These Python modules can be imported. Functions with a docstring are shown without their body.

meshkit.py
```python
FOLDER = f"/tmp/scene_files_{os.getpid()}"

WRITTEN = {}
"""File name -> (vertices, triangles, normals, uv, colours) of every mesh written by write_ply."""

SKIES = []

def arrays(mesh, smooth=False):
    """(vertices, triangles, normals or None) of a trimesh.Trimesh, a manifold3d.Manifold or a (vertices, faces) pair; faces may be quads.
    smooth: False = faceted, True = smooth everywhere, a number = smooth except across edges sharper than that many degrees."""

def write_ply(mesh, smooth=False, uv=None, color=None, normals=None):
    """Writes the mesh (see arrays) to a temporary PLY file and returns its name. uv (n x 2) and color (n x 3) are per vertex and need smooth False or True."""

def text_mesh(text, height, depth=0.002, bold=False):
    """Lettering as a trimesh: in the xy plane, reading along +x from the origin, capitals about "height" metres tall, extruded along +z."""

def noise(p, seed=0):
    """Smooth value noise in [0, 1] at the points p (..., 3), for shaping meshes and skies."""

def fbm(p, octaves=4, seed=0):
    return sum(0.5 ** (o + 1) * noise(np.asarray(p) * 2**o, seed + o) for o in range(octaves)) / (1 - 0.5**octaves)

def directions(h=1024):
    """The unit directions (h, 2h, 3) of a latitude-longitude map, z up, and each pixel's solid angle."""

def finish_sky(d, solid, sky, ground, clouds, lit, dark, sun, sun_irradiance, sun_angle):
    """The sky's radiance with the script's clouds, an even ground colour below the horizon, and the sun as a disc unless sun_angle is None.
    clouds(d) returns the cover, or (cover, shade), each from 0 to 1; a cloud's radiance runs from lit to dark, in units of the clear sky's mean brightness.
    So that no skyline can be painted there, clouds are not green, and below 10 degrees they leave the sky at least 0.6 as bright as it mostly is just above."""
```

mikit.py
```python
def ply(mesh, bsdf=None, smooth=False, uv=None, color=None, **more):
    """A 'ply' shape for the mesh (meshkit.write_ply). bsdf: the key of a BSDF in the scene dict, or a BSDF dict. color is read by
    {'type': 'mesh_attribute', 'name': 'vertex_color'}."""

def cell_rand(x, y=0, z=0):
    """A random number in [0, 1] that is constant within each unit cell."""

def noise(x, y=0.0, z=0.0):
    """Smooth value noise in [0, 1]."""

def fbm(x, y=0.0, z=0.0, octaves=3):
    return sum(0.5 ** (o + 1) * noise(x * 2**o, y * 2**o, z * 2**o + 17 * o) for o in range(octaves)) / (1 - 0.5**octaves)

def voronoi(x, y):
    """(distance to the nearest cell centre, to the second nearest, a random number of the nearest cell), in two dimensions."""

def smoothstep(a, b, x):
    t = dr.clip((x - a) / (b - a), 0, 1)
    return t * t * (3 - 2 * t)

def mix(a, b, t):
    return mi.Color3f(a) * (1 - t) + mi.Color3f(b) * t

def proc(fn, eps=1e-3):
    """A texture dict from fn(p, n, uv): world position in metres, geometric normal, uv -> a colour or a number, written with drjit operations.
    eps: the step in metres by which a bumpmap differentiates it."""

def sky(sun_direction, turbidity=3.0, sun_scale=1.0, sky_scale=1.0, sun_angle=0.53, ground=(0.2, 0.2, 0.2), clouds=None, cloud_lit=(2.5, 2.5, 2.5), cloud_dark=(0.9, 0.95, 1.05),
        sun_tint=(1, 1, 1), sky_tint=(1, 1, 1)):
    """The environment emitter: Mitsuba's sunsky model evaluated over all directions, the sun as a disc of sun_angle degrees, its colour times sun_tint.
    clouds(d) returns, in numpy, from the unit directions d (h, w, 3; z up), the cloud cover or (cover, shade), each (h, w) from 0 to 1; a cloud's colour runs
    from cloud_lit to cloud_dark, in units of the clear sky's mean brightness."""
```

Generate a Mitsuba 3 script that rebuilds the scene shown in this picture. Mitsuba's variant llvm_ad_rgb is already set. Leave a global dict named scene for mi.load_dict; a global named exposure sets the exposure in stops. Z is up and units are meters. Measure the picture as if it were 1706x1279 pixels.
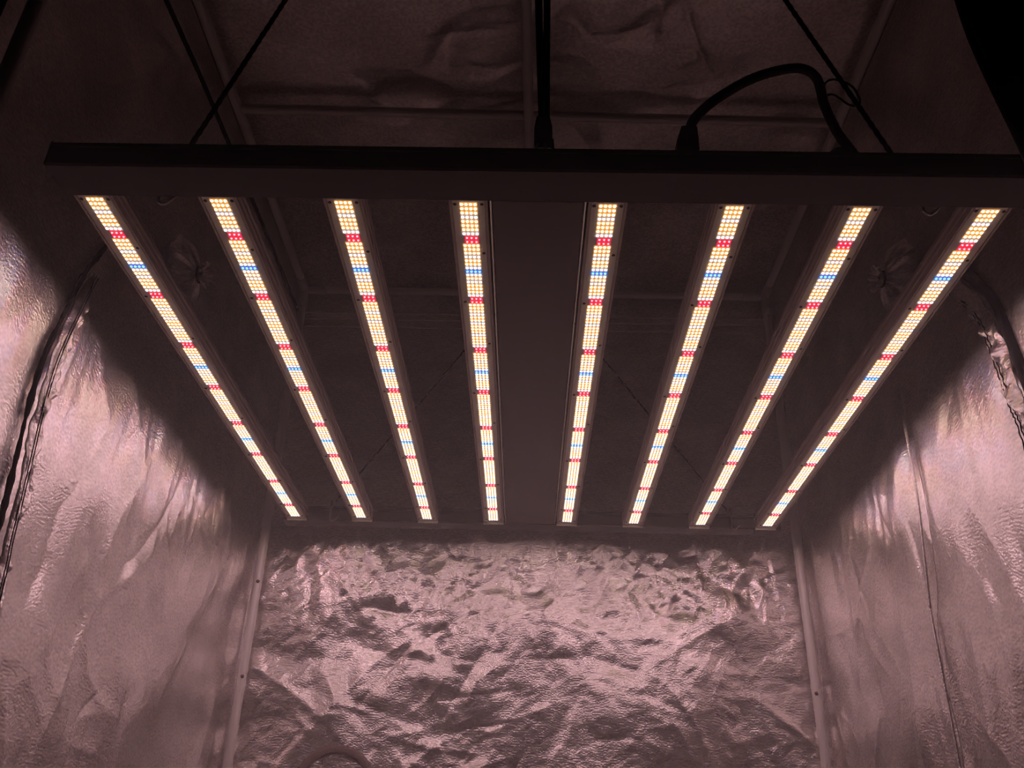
import math
import numpy as np
import trimesh
import mitsuba as mi
import mikit
import meshkit
import drjit as dr
from scipy.interpolate import LinearNDInterpolator
from scipy.ndimage import gaussian_filter, gaussian_filter1d
from shapely.geometry import Polygon, box as sbox
import manifold3d as m3

T = mi.ScalarTransform4f
scene, labels = {}, {}

# ------------------------------------------------------------------ camera, light level
CZ = 0.68                       # camera height above the tent floor
FW = np.array([-0.0203, 0.8780, 0.4782])
UP = np.array([-0.0178, -0.4784, 0.8780])
scene['camera'] = {'type': 'perspective', 'fov': 59.476, 'fov_axis': 'x', 'near_clip': 0.02, 'far_clip': 50.0,
                   'to_world': T().look_at(origin=[0, 0, CZ], target=[float(FW[0]), float(FW[1]), float(CZ + FW[2])], up=[float(u) for u in UP])}
exposure = 0.0
LAMP = 0.0031                   # radiant intensity of one white diode group
WARM_I, COOL_I = np.array([1.05, .665, .47]), np.array([.96, .72, .92])
RED_I, BLUE_I = np.array([1.0, .05, .16]), np.array([.20, .26, 1.0])

# ------------------------------------------------------------------ tent and fixture measures (metres, z up)
XL, XR, YB, YF = -0.605, 0.615, 1.932, 0.66
ZC = CZ + 1.325                 # ceiling
HL = CZ + 0.650                 # the plane of the diodes
XC = 0.005                      # middle of fixture and tent
Y0, LED_L, ROWS = 0.7778, 1.0122, 137
PITCH = LED_L / (ROWS - 1)
BARX = [XC + s * (0.0773 + 0.1395 * k) for s, k in ((-1, 3), (-1, 2), (-1, 1), (-1, 0), (1, 0), (1, 1), (1, 2), (1, 3))]


# ------------------------------------------------------------------ helpers
def lab(key, label=None, cat=None, group=None, kind=None):
    d = {}
    if label: d['label'] = label
    if cat: d['category'] = cat
    if group: d['group'] = group
    if kind: d['kind'] = kind
    labels[key] = d


def free(key):
    if key not in scene and key not in labels:
        return key
    k = 1
    while f'{key}_{k:03d}' in scene or f'{key}_{k:03d}' in labels:
        k += 1
    return f'{key}_{k:03d}'


def add(key, mesh, mat, smooth=30, **more):
    key = free(key)
    scene[key] = mikit.ply(mesh, mat, smooth=smooth, **more)
    return key


def bx(x0, x1, y0, y1, z0, z1, r=0.0):
    """a box; r rounds it by a chamfer on every edge"""
    if r <= 0:
        m = trimesh.creation.box(extents=[x1 - x0, y1 - y0, z1 - z0])
        m.apply_translation([(x0 + x1) / 2, (y0 + y1) / 2, (z0 + z1) / 2])
        return m
    pts = []
    for X, sx in ((x0, 1), (x1, -1)):
        for Y, sy in ((y0, 1), (y1, -1)):
            for Z, sz in ((z0, 1), (z1, -1)):
                pts += [[X, Y + sy * r, Z + sz * r], [X + sx * r, Y, Z + sz * r], [X + sx * r, Y + sy * r, Z]]
    return trimesh.convex.convex_hull(np.array(pts))


def tube(path, r, n=12, cap=True):
    """a swept round tube along a polyline; r a number or one per point"""
    P = np.asarray(path, float)
    R = np.broadcast_to(np.asarray(r, float), (len(P),))
    t = np.gradient(P, axis=0)
    t /= np.linalg.norm(t, axis=1, keepdims=True)
    a = np.cross(t[0], [0, 0, 1.0])
    if np.linalg.norm(a) < 1e-3:
        a = np.cross(t[0], [1.0, 0, 0])
    a /= np.linalg.norm(a)
    ang = np.arange(n) * 2 * np.pi / n
    V = []
    for i in range(len(P)):
        a = a - t[i] * (a @ t[i])
        a /= np.linalg.norm(a)
        b = np.cross(t[i], a)
        V.append(P[i] + R[i] * (np.cos(ang)[:, None] * a + np.sin(ang)[:, None] * b))
    V = np.vstack(V)
    F = []
    for i in range(len(P) - 1):
        for k in range(n):
            p, q = i * n + k, i * n + (k + 1) % n
            F += [[p, q, q + n], [p, q + n, p + n]]
    if cap:
        c0, c1 = len(V), len(V) + 1
        V = np.vstack([V, P[0], P[-1]])
        e = (len(P) - 1) * n
        F += [[c0, (k + 1) % n, k] for k in range(n)] + [[c1, e + k, e + (k + 1) % n] for k in range(n)]
    return trimesh.Trimesh(V, F, process=False)


def spline(pts, n=40):
    """Catmull-Rom curve through the points"""
    P = np.asarray(pts, float)
    P = np.vstack([2 * P[0] - P[1], P, 2 * P[-1] - P[-2]])
    out = []
    segs = len(P) - 3
    for s in range(segs):
        p0, p1, p2, p3 = P[s:s + 4]
        for t in np.linspace(0, 1, max(2, n // segs), endpoint=(s == segs - 1)):
            out.append(.5 * ((2 * p1) + (p2 - p0) * t + (2 * p0 - 5 * p1 + 4 * p2 - p3) * t * t + (3 * p1 - p0 - 3 * p2 + p3) * t ** 3))
    return np.array(out)


def rod(a, b, r, n=20):
    return tube(np.linspace(a, b, 2), r, n)


cat = trimesh.util.concatenate


def grid_mesh(U, V, place):
    """a sheet over the grid U x V; place(u, v) -> points"""
    uu, vv = np.meshgrid(U, V, indexing='ij')
    P = place(uu, vv).reshape(-1, 3)
    nu, nv = len(U), len(V)
    i, j = np.meshgrid(np.arange(nu - 1), np.arange(nv - 1), indexing='ij')
    a = (i * nv + j).ravel()
    F = np.vstack([np.stack([a, a + nv, a + nv + 1], 1), np.stack([a, a + nv + 1, a + 1], 1)])
    return trimesh.Trimesh(P, F, process=False)


def crumple(U, V, size, amp, seed, stretch=(1, 1), blur=0):
    """crumpled foil: flat facets between random creases (heights at random points, joined by triangles)"""
    rng = np.random.default_rng(seed)
    u0, u1, v0, v1 = U[0] - .3, U[-1] + .3, V[0] - .3, V[-1] + .3
    n = int((u1 - u0) * (v1 - v0) / (size * size * stretch[0] * stretch[1])) + 8
    p = np.stack([rng.uniform(u0, u1, n), rng.uniform(v0, v1, n)], 1)
    s = p / np.array(stretch)
    f = LinearNDInterpolator(s, rng.normal(0, amp, n))
    uu, vv = np.meshgrid(U, V, indexing='ij')
    h = np.nan_to_num(f(np.stack([uu / stretch[0], vv / stretch[1]], -1)))
    return gaussian_filter(h, blur) if blur else h


def creases(U, V, n, amp, width, length, seed, lean=None, box=None):
    """sharp fold lines: short straight ridges and valleys, thin at both ends"""
    rng = np.random.default_rng(seed)
    uu, vv = np.meshgrid(U, V, indexing='ij')
    h = np.zeros_like(uu)
    u0, u1, v0, v1 = box or (U[0], U[-1], V[0], V[-1])
    for _ in range(n):
        cu, cv = rng.uniform(u0, u1), rng.uniform(v0, v1)
        a = rng.uniform(0, np.pi) if lean is None else rng.normal(lean[rng.integers(len(lean))], .28)
        L, w, A = length * rng.uniform(.4, 1.5), width * rng.uniform(.6, 1.6), amp * rng.uniform(.35, 1.2) * rng.choice([1, 1, -1])
        bend = rng.normal(0, 1.2)
        i0, i1 = np.searchsorted(U, [cu - L, cu + L])
        j0, j1 = np.searchsorted(V, [cv - L, cv + L])
        if i1 - i0 < 2 or j1 - j0 < 2:
            continue
        x, y = uu[i0:i1, j0:j1] - cu, vv[i0:i1, j0:j1] - cv
        t, d = x * math.cos(a) + y * math.sin(a), -x * math.sin(a) + y * math.cos(a)
        d = d - bend * t * t
        d = np.where(d > 0, d, d * rng.uniform(.35, 1))
        h[i0:i1, j0:j1] += A * np.exp(-np.abs(d) / w) * np.clip(1 - (2 * t / L) ** 2, 0, 1)
    return h


def ridged(uu, vv, fu, fv, ang, seed, power=1.0):
    """long soft folds with sharp crests, running along the direction ang (radians from the v axis)"""
    a = uu * math.cos(ang) + vv * math.sin(ang)
    b = -uu * math.sin(ang) + vv * math.cos(ang)
    w = meshkit.fbm(np.stack([a * fu * .7, b * fv * 1.7, 0 * a], -1), 2, seed + 5)
    n = meshkit.noise(np.stack([a * fu + w, b * fv, 0 * a + .5], -1), seed)
    return (1 - np.abs(2 * n - 1)) ** power


def sm(a, b, x):
    t = np.clip((x - a) / (b - a), 0, 1)
    return t * t * (3 - 2 * t)


# ------------------------------------------------------------------ materials
def grain(p, n, uv):
    return mikit.noise(p.x * 330, p.y * 330, p.z * 420) * .65 + mikit.noise(p.x * 120, p.y * 120, p.z * 150) * .35


def foil_colour(p, n, uv):
    t = mikit.fbm(p.x * 9, p.y * 9, p.z * 9, 3)
    g = mikit.noise(p.x * 260, p.y * 260, p.z * 340)
    return mikit.mix((.62, .582, .57), (.78, .738, .725), mikit.smoothstep(.3, .7, t)) * (.78 + .40 * g)


def bsdf(key, d):
    scene[key] = d
    return key


def pr(color, rough, metal=0.0, spec=.5):
    return {'type': 'twosided', 'bsdf': {'type': 'principled', 'base_color': {'type': 'rgb', 'value': color}, 'roughness': rough, 'metallic': metal, 'specular': spec}}


FOIL = bsdf('foil', {'type': 'twosided', 'bsdf': {'type': 'bumpmap', 'scale': .0006, 'tex': mikit.proc(grain, 4e-4),
            'bsdf': {'type': 'principled', 'base_color': mikit.proc(foil_colour), 'roughness': .30, 'metallic': .93, 'specular': .5}}})
BLACK_CLOTH = bsdf('black_cloth', pr([.012, .011, .012], .8, 0, .2))
FLOOR_CLOTH = bsdf('floor_cloth', pr([.42, .38, .37], .6, .2))
GREY_CLOTH = bsdf('grey_cloth', pr([.20, .155, .15], .6, .3, .3))
POLE = bsdf('pole_paint', pr([.60, .57, .56], .45, .2))
PLASTIC = bsdf('connector_plastic', pr([.45, .43, .43], .5))
DARK_METAL = bsdf('dark_metal', pr([.062, .050, .049], .45, .3))
HOUSING = bsdf('housing_paint', pr([.135, .112, .108], .5, .2))
BAR_METAL = bsdf('bar_metal', pr([.50, .43, .39], .5, .3))
BOARD = bsdf('board', pr([.78, .72, .66], .55))
EDGE_METAL = bsdf('edge_metal', pr([.80, .74, .72], .3, .9))
RUBBER = bsdf('rubber', pr([.014, .012, .012], .55, 0, .4))
ROPE = bsdf('rope', pr([.018, .016, .016], .8, 0, .2))
STEEL = bsdf('steel', pr([.30, .27, .25], .35, .8))
SCREW = bsdf('screw', pr([.10, .07, .055], .5, .6))
CHIP = bsdf('chip', {'type': 'diffuse', 'reflectance': {'type': 'rgb', 'value': [.5, .4, .25]}})

# ------------------------------------------------------------------ the tent: walls, ceiling, floor
Zs = np.concatenate([np.linspace(0, .60, 30), np.arange(.604, ZC + .002, .004)])


# the lines of the zips on the side walls (depth, height)
LZ = [(1.035, CZ + .790), (1.012, CZ + .740), (.990, CZ + .690), (.977, CZ + .635), (.960, CZ + .545), (.961, CZ + .47), (.967, CZ + .418), (.974, CZ + .353), (.978, CZ + .314), (.984, CZ + .275), (.99, CZ + .15), (.99, .30), (.99, .10)]
RZ = [(1.135, CZ + .824), (1.079, CZ + .754), (1.025, CZ + .672), (1.013, CZ + .626), (1.005, CZ + .568), (1.000, CZ + .523), (.994, CZ + .491), (.99, CZ + .40), (.985, CZ + .2), (.98, .30), (.98, .10)]


def wall_back():
    U = np.arange(XL - .008, XR + .010, .004)
    uu, vv = np.meshgrid(U, Zs, indexing='ij')
    bx_ = (XL, XR, CZ + .0, HL + .05)
    h = crumple(U, Zs, .17, .0070, 11, (1.0, 1.2), 3) + crumple(U, Zs, .075, .0026, 12, (1.2, 1), 1.4) + crumple(U, Zs, .036, .0010, 13, (1.2, 1), .8)
    h += creases(U, Zs, 70, .0042, .014, .24, 16, None, bx_) + creases(U, Zs, 260, .0024, .0075, .12, 17, None, bx_) + creases(U, Zs, 1100, .0012, .0042, .055, 18, None, bx_) + crumple(U, Zs, .019, .0006, 15, (1, 1), .5)
    h += creases(U, Zs, 8, .006, .018, .50, 19, (2.3, .8), bx_)
    top = (XL + .07, XR - .07, HL - .17, HL + .02)
    h += creases(U, Zs, 260, .0024, .0060, .09, 20, (1.2, 1.57, 1.9), top)
    h += .007 * ridged(uu, vv, 3.2, .9, .75, 21, 1.5) + .006 * ridged(uu, vv, 4, 1.2, -.9, 22, 2)
    fade = sm(0, .04, uu - U[0]) * sm(0, .04, U[-1] - uu)
    h = .030 * np.tanh((h - .004) / .030) * fade
    m = grid_mesh(U, Zs, lambda a, b: np.stack([a, YB - h, b], -1))
    return m


def side_folds(uu, vv, seed, lean):
    h = .012 * ridged(uu, vv, 4.5, .8, lean, seed, 1.4) + .008 * ridged(uu, vv, 9, 1.6, lean * .6, seed + 1, 1.8) + .003 * ridged(uu, vv, 14, 3.5, lean * 2.5, seed + 6, 3) + .003 * ridged(uu, vv, 12, 3.0, -lean * 3, seed + 7, 3)
    near = sm(HL - .30, HL - .03, vv) * (1 - sm(HL + .1, HL + .35, vv))
    h += (.0010 + .0034 * near) * ridged(uu, vv, 26, 2.6, lean * .3, seed + 2, 1.3) + (.0003 + .0016 * near) * ridged(uu, vv, 52, 5.0, -lean * .3, seed + 4, 1.2)
    h += .0030 * meshkit.fbm(np.stack([uu * 11, vv * 8, 0 * uu], -1), 3, seed + 3)
    return h


def wall_side(x, s, seed, lean, flap):
    U = np.arange(YF, YB + .006, .004)
    uu, vv = np.meshgrid(U, Zs, indexing='ij')
    h = side_folds(uu, vv, seed, lean) + crumple(U, Zs, .11, .0030, seed + 8, (1, 1.6), 1.5)
    h += creases(U, Zs, 90, .0030, .009, .20, seed + 9, (1.57 + lean * 1.5, 1.57 - lean * 2), (YF, YB, CZ - .1, HL + .1)) + creases(U, Zs, 70, .0020, .006, .09, seed + 10, None, (YF, YB, CZ - .1, HL + .6))
    if flap:
        e = 1.303 + .06 * sm(HL - .1, HL - .35, vv) * np.clip((HL - .1 - vv) / .3, 0, 1)
        h += .009 * (1 - sm(e - .003, e + .003, uu)) * (1 - sm(HL + .05, HL + .12, vv))
    else:
        low = sm(.95, .30, vv)
        h += .012 * low * ridged(uu, vv, 5.5, 1.3, .55, seed + 20, 1.2)
        d = (uu - 1.397) * .78 - (vv - CZ - .118) * .626 + .014 * (meshkit.noise(np.stack([uu * 9, vv * 9, 0 * uu], -1), 7) - .5)
        h -= .024 * sm(-.01, .14, d) * (1 - .6 * sm(.16, .30, d)) * (1 - sm(CZ + .42, CZ + .58, vv))
    zp = np.array(RZ if s < 0 else LZ)[::-1]
    yz = np.interp(vv, zp[:, 1], zp[:, 0])
    top = zp[-1, 1]
    keep = 1 - .85 * np.exp(-((uu - yz + .012) / .030) ** 2) * (1 - sm(top, top + .05, vv))
    fade = sm(0, .03, uu - U[0]) * sm(0, .05, U[-1] - uu) * (1 - sm(ZC - .11, ZC - .045, vv))
    h = (.020 * np.tanh((h - np.median(h)) / .020) - .003) * keep * fade
    m = grid_mesh(U, Zs, lambda a, b: np.stack([x + s * h, a, b], -1))
    return m


add('wall_back', wall_back(), FOIL, True)
lab('wall_back', 'crumpled silver foil back wall of the grow tent below the light', kind='structure')
add('wall_left', wall_side(XL, 1, 31, -.22, False), FOIL, True)
lab('wall_left', 'silver foil left tent wall with long drag folds', kind='structure')
add('wall_right', wall_side(XR, -1, 61, .12, True), FOIL, True)
lab('wall_right', 'silver foil right tent wall with an overlapping door panel', kind='structure')

U = np.arange(XL - .008, XR + .010, .005)
V = np.arange(YF, YB + .008, .005)
uu, vv = np.meshgrid(U, V, indexing='ij')
h = crumple(U, V, .20, .010, 91, (1.3, 1), 1.5) + crumple(U, V, .07, .003, 92, (1.6, 1), 1) + .012 * ridged(uu, vv, 3.5, 1.0, .8, 93, 1.6) + .008 * ridged(uu, vv, 5, 1.1, -1.0, 94, 2)
h += creases(U, V, 60, .0050, .012, .30, 96) + creases(U, V, 120, .0026, .007, .12, 97)
h = np.clip(h - .008, -.015, .020)
add('ceiling', grid_mesh(U, V, lambda a, b: np.stack([a, b, ZC + .004 + .5 * (np.abs(h) - h)], -1)), FOIL, True)
lab('ceiling', 'creased silver foil ceiling of the tent above the light', kind='structure')
U, V = np.linspace(XL - .01, XR + .01, 60), np.linspace(YF, YB + .01, 60)
uu, vv = np.meshgrid(U, V, indexing='ij')
h = crumple(U, V, .15, .004, 95, (1, 1), 1)
add('floor', grid_mesh(U, V, lambda a, b: np.stack([a, b, np.minimum(h, .004) - .006], -1)), FLOOR_CLOTH, True)
lab('floor', 'grey cloth floor of the grow tent', kind='structure')

# front wall: black outside, a wide open door whose right edge shows
edge = [(.486, CZ + .35), (.478, CZ + .55), (.473, CZ + .632), (.466, CZ + .695), (.461, CZ + .741), (.457, CZ + .797), (.456, CZ + .90), (.45, CZ + 1.02), (.42, CZ + 1.13), (.36, CZ + 1.20), (.28, CZ + 1.235)]
hole = Polygon([(-.585, .10), (.47, .10), (.486, .30)] + edge + [(-.585, CZ + 1.235)])
sheet = Polygon([(XL - .004, 0), (XR + .004, 0), (XR + .004, ZC), (XL - .004, ZC)]).difference(hole)
fm = trimesh.creation.extrude_polygon(sheet, .004, engine='earcut')
fm.apply_transform(np.array([[1, 0, 0, 0], [0, 0, -1, YF + .002], [0, 1, 0, 0], [0, 0, 0, 1.0]]))
fm.fix_normals()
add('wall_front', fm, BLACK_CLOTH, 30)
lab('wall_front', 'black outer cloth of the tent front beside the open door', kind='structure')
ep = spline([(x - .001, YF - .002, z) for x, z in edge], 60)
add('wall_front__door_piping', tube(ep, .0035, 8), BLACK_CLOTH, 40)


# zip flaps on the side walls
def ribbon(path, normal, width, lift, seed, turn=1, thick=.0014, pucker=.004, flat=True):
    """a puckered strip along the path, standing off the wall along normal"""
    P = spline(path, 160)
    t = np.gradient(P, axis=0)
    t /= np.linalg.norm(t, axis=1, keepdims=True)
    N = np.asarray(normal, float)
    side = turn * np.cross(t, N)
    side /= np.linalg.norm(side, axis=1, keepdims=True)
    s = np.cumsum(np.r_[0, np.linalg.norm(np.diff(P, axis=0), axis=1)])
    W = np.linspace(-.5, .5, 11)
    top, bot = [], []
    for w in W:
        n1 = meshkit.fbm(np.stack([s * 42, s * 0 + w * 2.2, s * 0], -1), 3, seed)
        n2 = meshkit.fbm(np.stack([s * 25, s * 0 + w * .4, s * 0 + 3], -1), 3, seed + 3)
        wid = width * (1 + .55 * (n2 - .5) * (1 if w > 0 else .3))
        h = lift * (1 - (2 * w) ** 2 * .5) + pucker * (n1 - .5) * (1 + w)
        q = P + side * (w * wid)[:, None] + N * h[:, None]
        top.append(q)
        bot.append(q - N * thick)
    top, bot = np.array(top), np.array(bot)
    nu, nv = top.shape[:2]
    V = np.vstack([top.reshape(-1, 3), bot.reshape(-1, 3)])
    F = []
    K = nu * nv
    for i in range(nu - 1):
        for j in range(nv - 1):
            a = i * nv + j
            F += [[a, a + 1, a + nv + 1], [a, a + nv + 1, a + nv], [K + a, K + a + nv + 1, K + a + 1], [K + a, K + a + nv, K + a + nv + 1]]
    for j in range(nv - 1):
        a, b = j, (nu - 1) * nv + j
        F += [[a, K + a + 1, a + 1], [a, K + a, K + a + 1], [b, b + 1, K + b + 1], [b, K + b + 1, K + b]]
    return trimesh.Trimesh(V, F, process=False)


lp = [(XL + .009, y + .003, z) for y, z in LZ]
add('wall_left__zip_flap', ribbon(lp[2:], (1, 0, 0), .024, .009, 5, turn=-1, pucker=.016), FOIL, True)
lab('wall_left__zip_flap', 'puckered silver cover strip along the zip')
add('wall_left__zip_gap', tube(spline([(XL + .006, y - .012, z) for y, z in LZ], 120), .0010 + .0040 * meshkit.fbm(np.stack([np.arange(len(spline([(0, 0, 0)] * 13, 120))) * .23] * 3, -1), 2, 3), 10), BLACK_CLOTH, 40)  # black tube put in as the shadow line of the open gap
lab('wall_left__zip_gap', 'black tube standing in for the shade of the open zip gap')
for k, o in enumerate((.0005, -.0045)):
    q = spline([(XL + .0195, y + .003 + o - .004, z) for y, z in LZ[2:]], 120)
    add('wall_left__seam', tube(q, .0007, 6), BLACK_CLOTH, True)
rp = [(XR - .008, y - .010, z) for y, z in RZ]
add('wall_right__zip_flap', ribbon(rp, (-1, 0, 0), .030, .009, 8, pucker=.018), FOIL, True)
lab('wall_right__zip_flap', 'puckered silver cover strip along the arched zip')
add('wall_right__zip_gap', tube(spline([(XR - .006, y - .034, z + .012) for y, z in RZ], 120), .0085, 10), BLACK_CLOTH, 40)  # black tube in place of the dark shadow beside the zip cover
lab('wall_right__zip_gap', 'black tube standing in for the shade of the open zip gap')
for o in (.004, .010):
    q = spline([(XR - .0175, y - .010 + o, z) for y, z in RZ], 120)
    q[:, 1] += .0012 * np.sin(np.arange(len(q)) * 1.7 + o * 900)
    add('wall_right__seam', tube(q, .0009, 6), BLACK_CLOTH, True)
# tape along the tops of the walls
for z in (1.238, 1.220, 1.197):
    add('wall_back__seam_tape', bx(XL + .02, XR - .02, YB - .026, YB - .023, CZ + z - .004, CZ + z + .004, .001), FOIL, 30)
add('wall_left__dark_piping', tube(spline([(XL + .018, .80, CZ + 1.19), (XL + .018, .95, CZ + 1.198), (XL + .018, 1.105, CZ + 1.209), (XL + .018, 1.279, CZ + 1.215), (XL + .018, 1.6, CZ + 1.222), (XL + .018, 1.88, CZ + 1.224)], 60), .0042, 8), BLACK_CLOTH, 40)
lab('wall_left__dark_piping', 'thin dark piping near the ceiling')
# edge of the overlapping panel on the right wall
add('wall_right__panel_hem', tube(spline([(XR - .013, 1.300, HL + .06), (XR - .013, 1.301, HL), (XR - .013, 1.308, HL - .13), (XR - .013, 1.336, HL - .28), (XR - .013, 1.340, HL - .34), (XR - .013, 1.35, .3)], 60), .0022, 8), FOIL, True)

# ------------------------------------------------------------------ poles
PR = .0095


def pole(a, b, label, joints=(), screws=(), r=PR):
    key = free('tent_pole')
    a, b = np.array(a, float), np.array(b, float)
    scene[key] = mikit.ply(rod(a, b, r, 24), POLE, smooth=30)
    lab(key, label, 'tent pole', 'white steel poles of the tent frame')
    d = (b - a) / np.linalg.norm(b - a)
    for z in joints:
        c = a + d * z
        add(key + '__joint_collar', rod(c - d * .006, c + d * .006, r + .0008, 24), POLE, 30)
    for z, n in screws:
        c = a + d * z
        n = np.array(n, float)
        add(key + '__screw', tube([c + n * (r - .001), c + n * (r + .0018), c + n * (r + .0024)], [.0036, .0036, .0022], 10), SCREW, 30)
    return key


CP = CZ + 1.303
XPL, XPR, YPB, YPF = -.583, .593, 1.905, .700
nl, nr = (.35, -.93, 0), (-.35, -.93, 0)
pole((XPL, YPB, .004), (XPL, YPB, CP - .02), 'upright white tent pole in the back left corner', [CZ + .349, CZ + .95], [(CZ + .533, nl), (CZ + .335, nl)])
pole((XPR, YPB, .004), (XPR, YPB, CP - .02), 'upright white tent pole in the back right corner', [CZ + .345, CZ + .95], [(CZ + .329, nr)])
pole((XPL, YPF, .004), (XPL, YPF, CP - .02), 'upright white tent pole in the front left corner', [CZ + .35])
pole((XPR, YPF, .004), (XPR, YPF, CP - .02), 'upright white tent pole behind the black door edge', [CZ + .35])
pole((XPL, YPF + .02, CP), (XPL, YPB - .02, CP), 'white ceiling pole running back along the left wall', [.62])
pole((XPR, YPF + .02, CP), (XPR, YPB - .02, CP), 'white ceiling pole running back along the right wall', [.62])
pole((XPL + .02, YPB, CP), (XPR - .02, YPB, CP), 'white ceiling pole along the top of the back wall', [.59])
pole((XPL + .02, YPF, CP), (XPR - .02, YPF, CP), 'white ceiling pole above the open tent front', [.59])
pole((XPL + .0105, 1.278, CP - .004), (XPR - .0105, 1.298, CP - .004), 'white crossbar spanning the middle of the ceiling from side to side', [.585])
pole((-.026, YPF + .0105, CP - .024), (.004, YPB - .0105, CP - .024), 'white crossbar running front to back through the middle of the ceiling', [.60])

for x, y, w in ((XPL, YPB, 'back left'), (XPR, YPB, 'back right'), (XPL, YPF, 'front left'), (XPR, YPF, 'front right')):
    key = free('corner_connector')
    sx, sy = (1 if x < 0 else -1), (1 if y < 1 else -1)
    lab(key, f'grey three-way elbow joining the poles at the {w} ceiling corner', 'pole connector', 'corner elbows of the tent frame')
    c = np.array([x, y, CP])
    for nm, d in (('side_socket', (sx, 0, 0)), ('depth_socket', (0, sy, 0)), ('upright_socket', (0, 0, -1))):
        d = np.array(d, float)
        scene[key + '__' + nm] = mikit.ply(tube([c - d * .011, c + d * .052, c + d * .056, c + d * .0563], [.0118, .0118, .0122, .0105], 20), PLASTIC, smooth=30)

# ------------------------------------------------------------------ the grow light
GL = 'grow_light'
lab(GL, 'large black hanging LED grow light of eight lit bars in a frame', 'grow light')


def chip(rx, ry, h, top=.8, n=8):
    a = (np.arange(n) + .5) * 2 * np.pi / n
    ring = np.stack([rx * np.cos(a), ry * np.sin(a)], 1)
    V = np.vstack([np.c_[ring, np.zeros(n)], np.c_[ring * top, np.full(n, -h)], [[0, 0, -h * 1.15]]])
    F = []
    for k in range(n):
        q = (k + 1) % n
        F += [[k, k + n, q + n], [k, q + n, q], [k + n, 2 * n, q + n]]
    return V, np.array(F)


def square(rx, ry, h):
    V = np.array([[sx * rx * q, sy * ry * q, z] for q, z in ((1, 0), (.97, -h)) for sx, sy in ((-1, -1), (1, -1), (1, 1), (-1, 1))])
    F = [[4, 6, 5], [4, 7, 6]]
    for k in range(4):
        q = (k + 1) % 4
        F += [[k, k + 4, q + 4], [k, q + 4, q]]
    return V, np.array(F)


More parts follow.
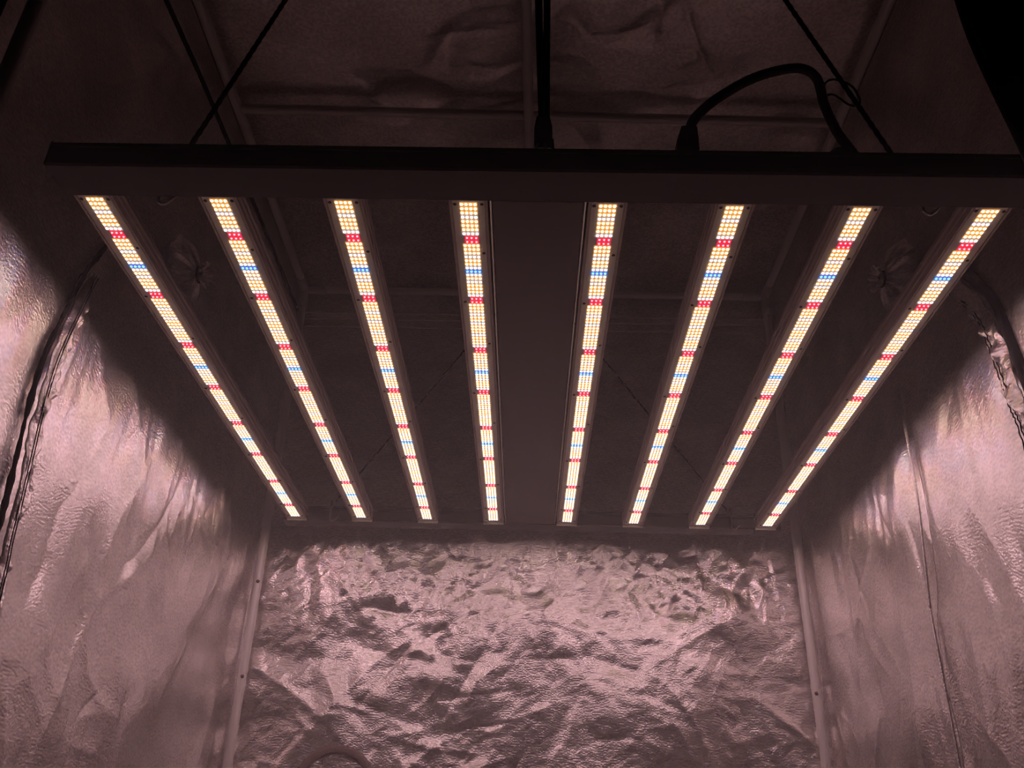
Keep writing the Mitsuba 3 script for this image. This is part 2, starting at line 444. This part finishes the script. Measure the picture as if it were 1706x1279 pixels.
def many(proto, spots):
    V, F = proto
    S = np.asarray(spots, float)
    VV = (S[:, None, :] + V[None]).reshape(-1, 3)
    FF = (F[None] + (np.arange(len(S)) * len(V))[:, None, None]).reshape(-1, 3)
    m = trimesh.Trimesh(VV, FF, process=False)
    # outward is downwards
    if m.face_normals[:, 2].mean() > 0:
        m.invert()
    return m


seg_b, seg_p = 'YYYWYYWBWYWYYYW', 'YYYWYYWYYYWYYYW'
pattern = 'YYYWYYYW' + 'RR' + 'RR'.join([seg_b, seg_p] * 3 + [seg_b]) + 'RR' + 'YYYWYYYW'
assert len(pattern) == ROWS, len(pattern)
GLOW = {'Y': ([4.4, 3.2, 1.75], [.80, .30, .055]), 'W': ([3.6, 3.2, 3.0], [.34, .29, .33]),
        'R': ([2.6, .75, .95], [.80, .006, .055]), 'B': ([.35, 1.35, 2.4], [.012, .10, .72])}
WORD = {'Y': 'warm', 'W': 'cool', 'R': 'red', 'B': 'blue'}
HB = .024                      # height of a bar's profile
YA, YZ = .760, 1.806


def emitter(rgb, w):
    return {'type': 'area', 'radiance': {'type': 'rgb', 'value': [float(c) for c in rgb]}, 'sampling_weight': w}


def lamp(key, p, rgb, w=1.0):
    scene[key] = {'type': 'spot', 'intensity': {'type': 'rgb', 'value': [float(c) for c in rgb]}, 'cutoff_angle': 89.6, 'beam_width': 74.0, 'sampling_weight': w,
                  'to_world': T().look_at(origin=[float(c) for c in p], target=[float(p[0]), float(p[1]), float(p[2] - 1)], up=[0, 1, 0])}


def bar_section():
    """the aluminium profile of a bar, from below: a board channel between two lips, fins above"""
    w = .0215
    p = [(-w, -.0006), (-w + .0022, -.0006), (-w + .0022, .0012), (w - .0022, .0012), (w - .0022, -.0006), (w, -.0006), (w, .005), (w - .002, .006), (w - .002, .009), (w, .010), (w, .014), (w - .002, .015), (w - .002, .018),
         (w, .019), (w, HB), (w - .003, HB), (w - .003, .016), (.006, .012), (.006, HB - .002), (-.006, HB - .002), (-.006, .012), (-w + .003, .016), (-w + .003, HB), (-w, HB), (-w, .019), (-w + .002, .018), (-w + .002, .015), (-w, .014),
         (-w, .010), (-w + .002, .009), (-w + .002, .006), (-w, .005)]
    m = trimesh.creation.extrude_polygon(Polygon(p), YZ - YA, engine='earcut')
    m.apply_transform(np.array([[1, 0, 0, 0], [0, 0, 1, YA], [0, 1, 0, 0], [0, 0, 0, 1.0]]))
    m.fix_normals()
    return m


for i, x in enumerate(BARX):
    bar = free(GL + '__light_bar')
    m = bar_section()
    m.apply_translation([x, 0, HL])
    scene[bar] = mikit.ply(m, BAR_METAL, smooth=20)
    scene[bar + '__circuit_board'] = mikit.ply(bx(x - .0178, x + .0178, YA + .006, YZ - .004, HL - .0002, HL + .0012, .0002), BOARD, smooth=False)
    lab(bar + '__circuit_board', 'pale circuit board under the diodes')
    scene[bar + '__end_cap'] = mikit.ply(bx(x - .0215, x + .0215, YZ, YZ + .0022, HL - .0048, HL + HB, .0004), BAR_METAL, smooth=False)
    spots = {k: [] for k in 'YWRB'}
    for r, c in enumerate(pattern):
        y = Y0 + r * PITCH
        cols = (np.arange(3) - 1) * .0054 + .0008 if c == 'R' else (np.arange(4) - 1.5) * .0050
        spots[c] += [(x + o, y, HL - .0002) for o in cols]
    for c in 'YWRB':
        core, rim = GLOW[c]
        pz = {'Y': (.0019, .0022, .0012), 'W': (.0019, .0022, .0012), 'R': (.0013, .0012, .0016), 'B': (.0017, .0019, .0015)}[c]
        k = bar + '__' + WORD[c] + '_diodes'
        scene[k] = mikit.ply(many(chip(*pz), spots[c]), CHIP, smooth=False, emitter=emitter(core, .03))
        lab(k, f'{ {"Y": "warm white", "W": "cool white", "R": "red", "B": "blue"}[c] } lit diode chips in rows of {3 if c == "R" else 4}', kind='stuff')
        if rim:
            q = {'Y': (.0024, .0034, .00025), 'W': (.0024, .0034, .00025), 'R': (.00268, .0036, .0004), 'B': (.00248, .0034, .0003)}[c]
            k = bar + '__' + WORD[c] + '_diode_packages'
            scene[k] = mikit.ply(many(square(*q), spots[c]), CHIP, smooth=False, emitter=emitter(rim, .01))  # packages emit on their own to imitate diode bloom on the board
            lab(k, 'flat packages given an added glow that stands for the lit board between chips', kind='stuff')
    ys = [(Y0, -.0150), (Y0, .0150)] + [(Y0 + PITCH * r, .0142 * s) for r, s in ((12, 1), (26, -1), (40, 1), (60, -1), (74, 1), (94, -1), (110, 1), (127, -1))] + [(Y0 + LED_L, -.0148), (Y0 + LED_L, .0148)]
    for y, o in ys:
        scene[free(bar + '__screw')] = mikit.ply(tube([(x + o, y, HL), (x + o, y, HL - .0009), (x + o, y, HL - .0013)], [.0020, .0020, .0012], 10), SCREW, smooth=30)
    # the light of the diodes, sent into the room below
    zl = HL - .0022
    outer = i in (0, 7)
    if outer:
        for r in range(ROWS):
            if pattern[r:r + 2] == 'RR':
                lamp(free(bar + '__diode_light'), (x, Y0 + (r + .5) * PITCH, zl), RED_I * LAMP * .5)
            if pattern[r] == 'B':
                lamp(free(bar + '__diode_light'), (x, Y0 + r * PITCH, zl), BLUE_I * LAMP * 1.2)
        for k in range(18):
            lamp(free(bar + '__diode_light'), (x, Y0 + LED_L * (k + .5) / 18, zl), (WARM_I if k % 3 else COOL_I) * LAMP * 1.25)
    else:
        tot = .82 * (12 * WARM_I + 6 * COOL_I + 8 * .5 * RED_I + 4 * 1.2 * BLUE_I) * LAMP / 9
        for k in range(9):
            lamp(free(bar + '__diode_light'), (x, Y0 + LED_L * (k + .5) / 9, zl), tot)

ZR0, ZR1 = HL - .003, CZ + .680
XE0, XE1 = XC - .524, XC + .526


def rail(y0, y1):
    """a rectangular rail with a groove along its upper front edge"""
    c = .0022
    p = [(y0 + c, ZR0), (y1 - c, ZR0), (y1, ZR0 + c), (y1, ZR1 - c), (y1 - c, ZR1), (y0 + c, ZR1), (y0, ZR1 - c), (y0, ZR1 - .007), (y0 + .0015, ZR1 - .008), (y0 + .0015, ZR1 - .010), (y0, ZR1 - .011), (y0, ZR0 + c)]
    m = trimesh.creation.extrude_polygon(Polygon(p), XE1 - XE0, engine='earcut')
    m.apply_transform(np.array([[0, 0, 1, XE0], [1, 0, 0, 0], [0, 1, 0, 0], [0, 0, 0, 1.0]]))
    m.fix_normals()
    return m


for y0, y1 in ((.719, .7705), (1.8085, 1.8500)):
    k = add(GL + '__end_rail', rail(y0, y1), DARK_METAL, 20)
    lab(k, 'black rail across the %s ends of the bars' % ('near' if y0 < 1 else 'far'))
    for x in (XE0 - .0025, XE1):
        scene[free(k + '__end_plate')] = mikit.ply(bx(x, x + .0025, y0, y1, ZR0, ZR1, .0006), DARK_METAL, smooth=False)
    yb = y1 - .004 if y0 < 1 else y0 + .004
    for s in (-1, 1):
        q = free(k + '__hanging_hook')
        xx = XC + s * .424
        yh = .7775 if y0 < 1 else 1.802
        pts = spline([(xx, yh, ZR1 + .010), (xx, yh, HL + .010), (xx, yh, HL - .002), (xx + .006, yh, HL - .006), (xx + .012, yh, HL - .002), (xx + .018, yh, HL + .005)], 30)
        scene[q] = mikit.ply(tube(pts, .0017, 8), STEEL, smooth=40)
        lab(q, 'small bent steel hook')
# middle spine (hinged driver housing) between bars four and five
sp = bx(XC - .0512, XC + .0512, .7702, 1.8088, HL - .0008, HL + .040, .0015)
k = add(GL + '__middle_housing', sp, HOUSING, 20)
lab(k, 'wide flat black housing down the middle')
for s in (-1, 1):
    x = XC + s * .0522
    scene[free(k + '__edge_strip')] = mikit.ply(bx(x - .0007, x + .0007, .7702, 1.8088, HL - .0014, HL + .006, .0002), EDGE_METAL, smooth=False)
lab(k + '__edge_strip', 'thin shining metal edge')
# knob and eye on the near rail
add(GL + '__knob', tube([(.329, .735, ZR1 - .001), (.329, .735, ZR1 + .004), (.329, .735, ZR1 + .010), (.329, .735, ZR1 + .015)], [.012, .012, .011, .006], 16), DARK_METAL, 30)
lab(GL + '__knob', 'small black knob on the near rail')
sock = cat([bx(.150, .186, .734, .766, ZR1 - .001, ZR1 + .012, .002), bx(.155, .181, .738, .762, ZR1 + .012, ZR1 + .018, .002)])
add(GL + '__power_socket', sock, RUBBER, 30)

# ------------------------------------------------------------------ ropes, cord, hook
def thing(key, label, catg, group=None):
    key = free(key)
    lab(key, label, catg, group)
    return key


def rope(a, b, r, label):
    k = thing('hanging_rope', label, 'rope', 'ropes that hold up the grow light')
    a, b = np.array(a, float), np.array(b, float)
    n = int(np.linalg.norm(b - a) / .004)
    P = a + (b - a) * np.linspace(0, 1, n)[:, None]
    rr = r * (1 + .10 * np.sin(np.arange(n) * 2.1))
    scene[k] = mikit.ply(tube(P, rr, 8), ROPE, smooth=60)
    return k


rope((XC - .394, .748, ZR1 + .004), (-.184, .712, CP - .012), .0028, 'thin black rope rising from the near left end of the light')
rope((XC + .394, .748, ZR1 + .004), (.160, .712, CP - .012), .0028, 'thin black rope rising from the near right end of the light behind the power cord')
rope((XC - .415, 1.795, ZR1 + .004), (-.006, 1.772, CP - .034), .0020, 'thin rope at the back slanting from the far left of the light to the ceiling')
rope((XC + .415, 1.795, ZR1 + .004), (.004, 1.772, CP - .034), .0020, 'thin rope at the back slanting from the far right of the light to the ceiling')
# the hanger in the middle: straps and a clip
k = thing('hanging_strap', 'black straps with a clip above the middle of the near rail', 'strap')
for nm, xs, x1, r in (('strap', -.004, .007, .0030), ('strap', .001, .0095, .0022), ('strap', .012, .0125, .0042)):
    P = spline([(x1, .745, CZ + .742), ((xs + x1) / 2, .738, CZ + .9), (xs, .725, CZ + 1.1), (xs - .002, .716, CP - .010)], 40)
    scene[free(k + '__' + nm)] = mikit.ply(tube(P, r, 8), ROPE, smooth=60)
clip = trimesh.convex.convex_hull(np.vstack([bx(.002, .0165, .740, .750, CZ + .741, CZ + .746).vertices, bx(-.0005, .0195, .738, .752, CZ + .710, CZ + .728).vertices]))
scene[k + '__clip'] = mikit.ply(clip, RUBBER, smooth=30)
lab(k + '__clip', 'black plastic clip')
a = np.linspace(0, 2 * np.pi, 30)
ring = np.stack([.0075 + .0055 * np.sin(a), 0 * a + .745, CZ + .6985 + .0145 * np.cos(a)], 1)
scene[k + '__ring'] = mikit.ply(tube(ring, .0014, 8, False), STEEL, smooth=60)
lab(k + '__ring', 'small steel ring')
P = spline([(.0195, .745, CZ + .716), (.0205, .745, CZ + .70), (.0205, .745, ZR1 + .002)], 12)
scene[free(k + '__strap')] = mikit.ply(tube(P, .0016, 8), ROPE, smooth=60)

k = thing('power_cord', 'thick black power cord arching from its plug on the near rail towards the right', 'cord')
C = spline([(.171, .750, ZR1 + .040), (.177, .750, CZ + .747), (.190, .750, CZ + .767), (.213, .751, CZ + .791), (.251, .754, CZ + .822), (.288, .758, CZ + .842), (.318, .764, CZ + .852), (.339, .776, CZ + .848), (.348, .790, CZ + .820), (.360, .798, CZ + .785), (.372, .798, CZ + .755), (.378, .79, CZ + .722), (.379, .788, CZ + .700), (.378, .790, CZ + .684)], 120)
scene[k] = mikit.ply(tube(C, .0058, 14), RUBBER, smooth=60)
pl = trimesh.convex.convex_hull(np.vstack([bx(.157, .181, .739, .761, ZR1 + .019, ZR1 + .036, .002).vertices, bx(.164, .182, .744, .757, ZR1 + .052, ZR1 + .060, .002).vertices]))
scene[k + '__plug'] = mikit.ply(pl, RUBBER, smooth=30)
lab(k + '__plug', 'black moulded plug')
W = spline([(.346, .785, CZ + .842), (.362, .796, CZ + .868), (.378, .80, CZ + .872), (.392, .80, CZ + .860), (.396, .80, CZ + .835), (.384, .80, CZ + .83), (.366, .798, CZ + .845), (.352, .79, CZ + .836)], 60)
scene[k + '__tie'] = mikit.ply(tube(W, .0014, 6), RUBBER, smooth=60)
lab(k + '__tie', 'thin looped wire tie')


# ------------------------------------------------------------------ gathered duct sleeves on the side walls, ring on the back wall
def sleeve(x, s, y, z, label, size=.74):
    k = thing('duct_sleeve', label, 'duct sleeve', 'drawn-up duct sleeves on the side walls')
    R = size * np.array([.088, .080, .066, .050, .034, .020, .013, .020, .030])
    D = np.array([.004, .010, .016, .022, .026, .028, .032, .040, .046])
    A = np.linspace(0, 2 * np.pi, 97)
    rr = np.repeat(np.linspace(0, 8, 41)[:, None], 97, 1)
    pl_ = 1 + .06 * np.sin(A * 17 + .6 * rr) * sm(0, 3, rr) + .05 * np.sin(A * 9)
    Rr = np.interp(np.linspace(0, 8, 41), np.arange(9), R)[:, None] * pl_
    Dd = np.interp(np.linspace(0, 8, 41), np.arange(9), D)[:, None] + .003 * np.sin(A * 13) * sm(0, 2, rr) - .02 * 0
    P = np.stack([x + s * (Dd + .008), y + Rr * np.cos(A), z + Rr * np.sin(A)], -1)
    F = []
    for i in range(40):
        for j in range(96):
            q = i * 97 + j
            F += [[q, q + 1, q + 98], [q, q + 98, q + 97]]
    scene[k + '__cuff'] = mikit.ply(trimesh.Trimesh(P.reshape(-1, 3), F, process=False), FOIL, smooth=True)
    ring = np.stack([0 * A + x + s * .041, y + .0125 * np.cos(A), z + .0125 * np.sin(A)], 1)
    scene[k + '__drawstring'] = mikit.ply(tube(ring, .0022, 6, False), ROPE, smooth=60)
    return k


sleeve(XR, -1, 1.215, CZ + .870, 'gathered silver duct sleeve tied shut on the right wall above the zip')
sleeve(XL, 1, 1.240, CZ + .875, 'gathered silver duct sleeve tied shut on the left wall')
a = np.linspace(0, 2 * np.pi, 80)
P = np.stack([-.372 + .078 * np.cos(a), 0 * a + YB - .014, CZ + .128 + .080 * np.sin(a)], 1)
ring_ = tube(P, .0085, 12, False)
ring_.vertices[:, 1] = YB - .012 + (ring_.vertices[:, 1] - (YB - .014)) * .35
add('wall_back__port_ring', ring_, GREY_CLOTH, 60)
lab('wall_back__port_ring', 'dark elastic ring of a low duct port')

# ------------------------------------------------------------------ the rolled door flap at the front left
k = thing('door_flap', 'gathered dark-edged door flap hanging in the top left corner', 'door flap')
A = np.linspace(0, 2 * np.pi, 97)
Zf = np.linspace(.25, ZC - .03, 90)
aa, zz = np.meshgrid(A, Zf, indexing='ij')
rad = .030 * (1 + .22 * np.sin(aa * 7 + 2.2 * np.sin(zz * 3)) + .10 * np.sin(aa * 13 + zz * 9)) * (.75 + .25 * np.cos(zz * 5.0))
xx = XL - .008 + rad * 1.1 * np.cos(aa)
yy = YF - .040 + rad * np.sin(aa)
scene[k + '__rolled_cloth'] = mikit.ply(grid_mesh(A, Zf, lambda a_, b_: np.stack([xx, yy, zz], -1)), FOIL, smooth=True)
for z in (CZ + .45, CZ + .95):
    P = np.stack([XL - .008 + .036 * np.cos(A), YF - .040 + .034 * np.sin(A), 0 * A + z], 1)
    scene[free(k + '__tie_strap')] = mikit.ply(tube(P, .004, 8, False), BLACK_CLOTH, smooth=60)

# ------------------------------------------------------------------ thin haze added to lift the shadows like lens glare
hz = bx(XL - .03, XR + .03, YF - .085, YB + .03, -.03, ZC + .04)
scene['haze'] = mikit.ply(hz, {'type': 'null'}, smooth=False, interior={'type': 'homogeneous', 'albedo': {'type': 'rgb', 'value': [.95, .95, .95]}, 'sigma_t': {'type': 'rgb', 'value': [.12, .12, .12]}})
lab('haze', 'thin haze added to lift the shadows between the bars like lens glare', 'haze', kind='stuff')
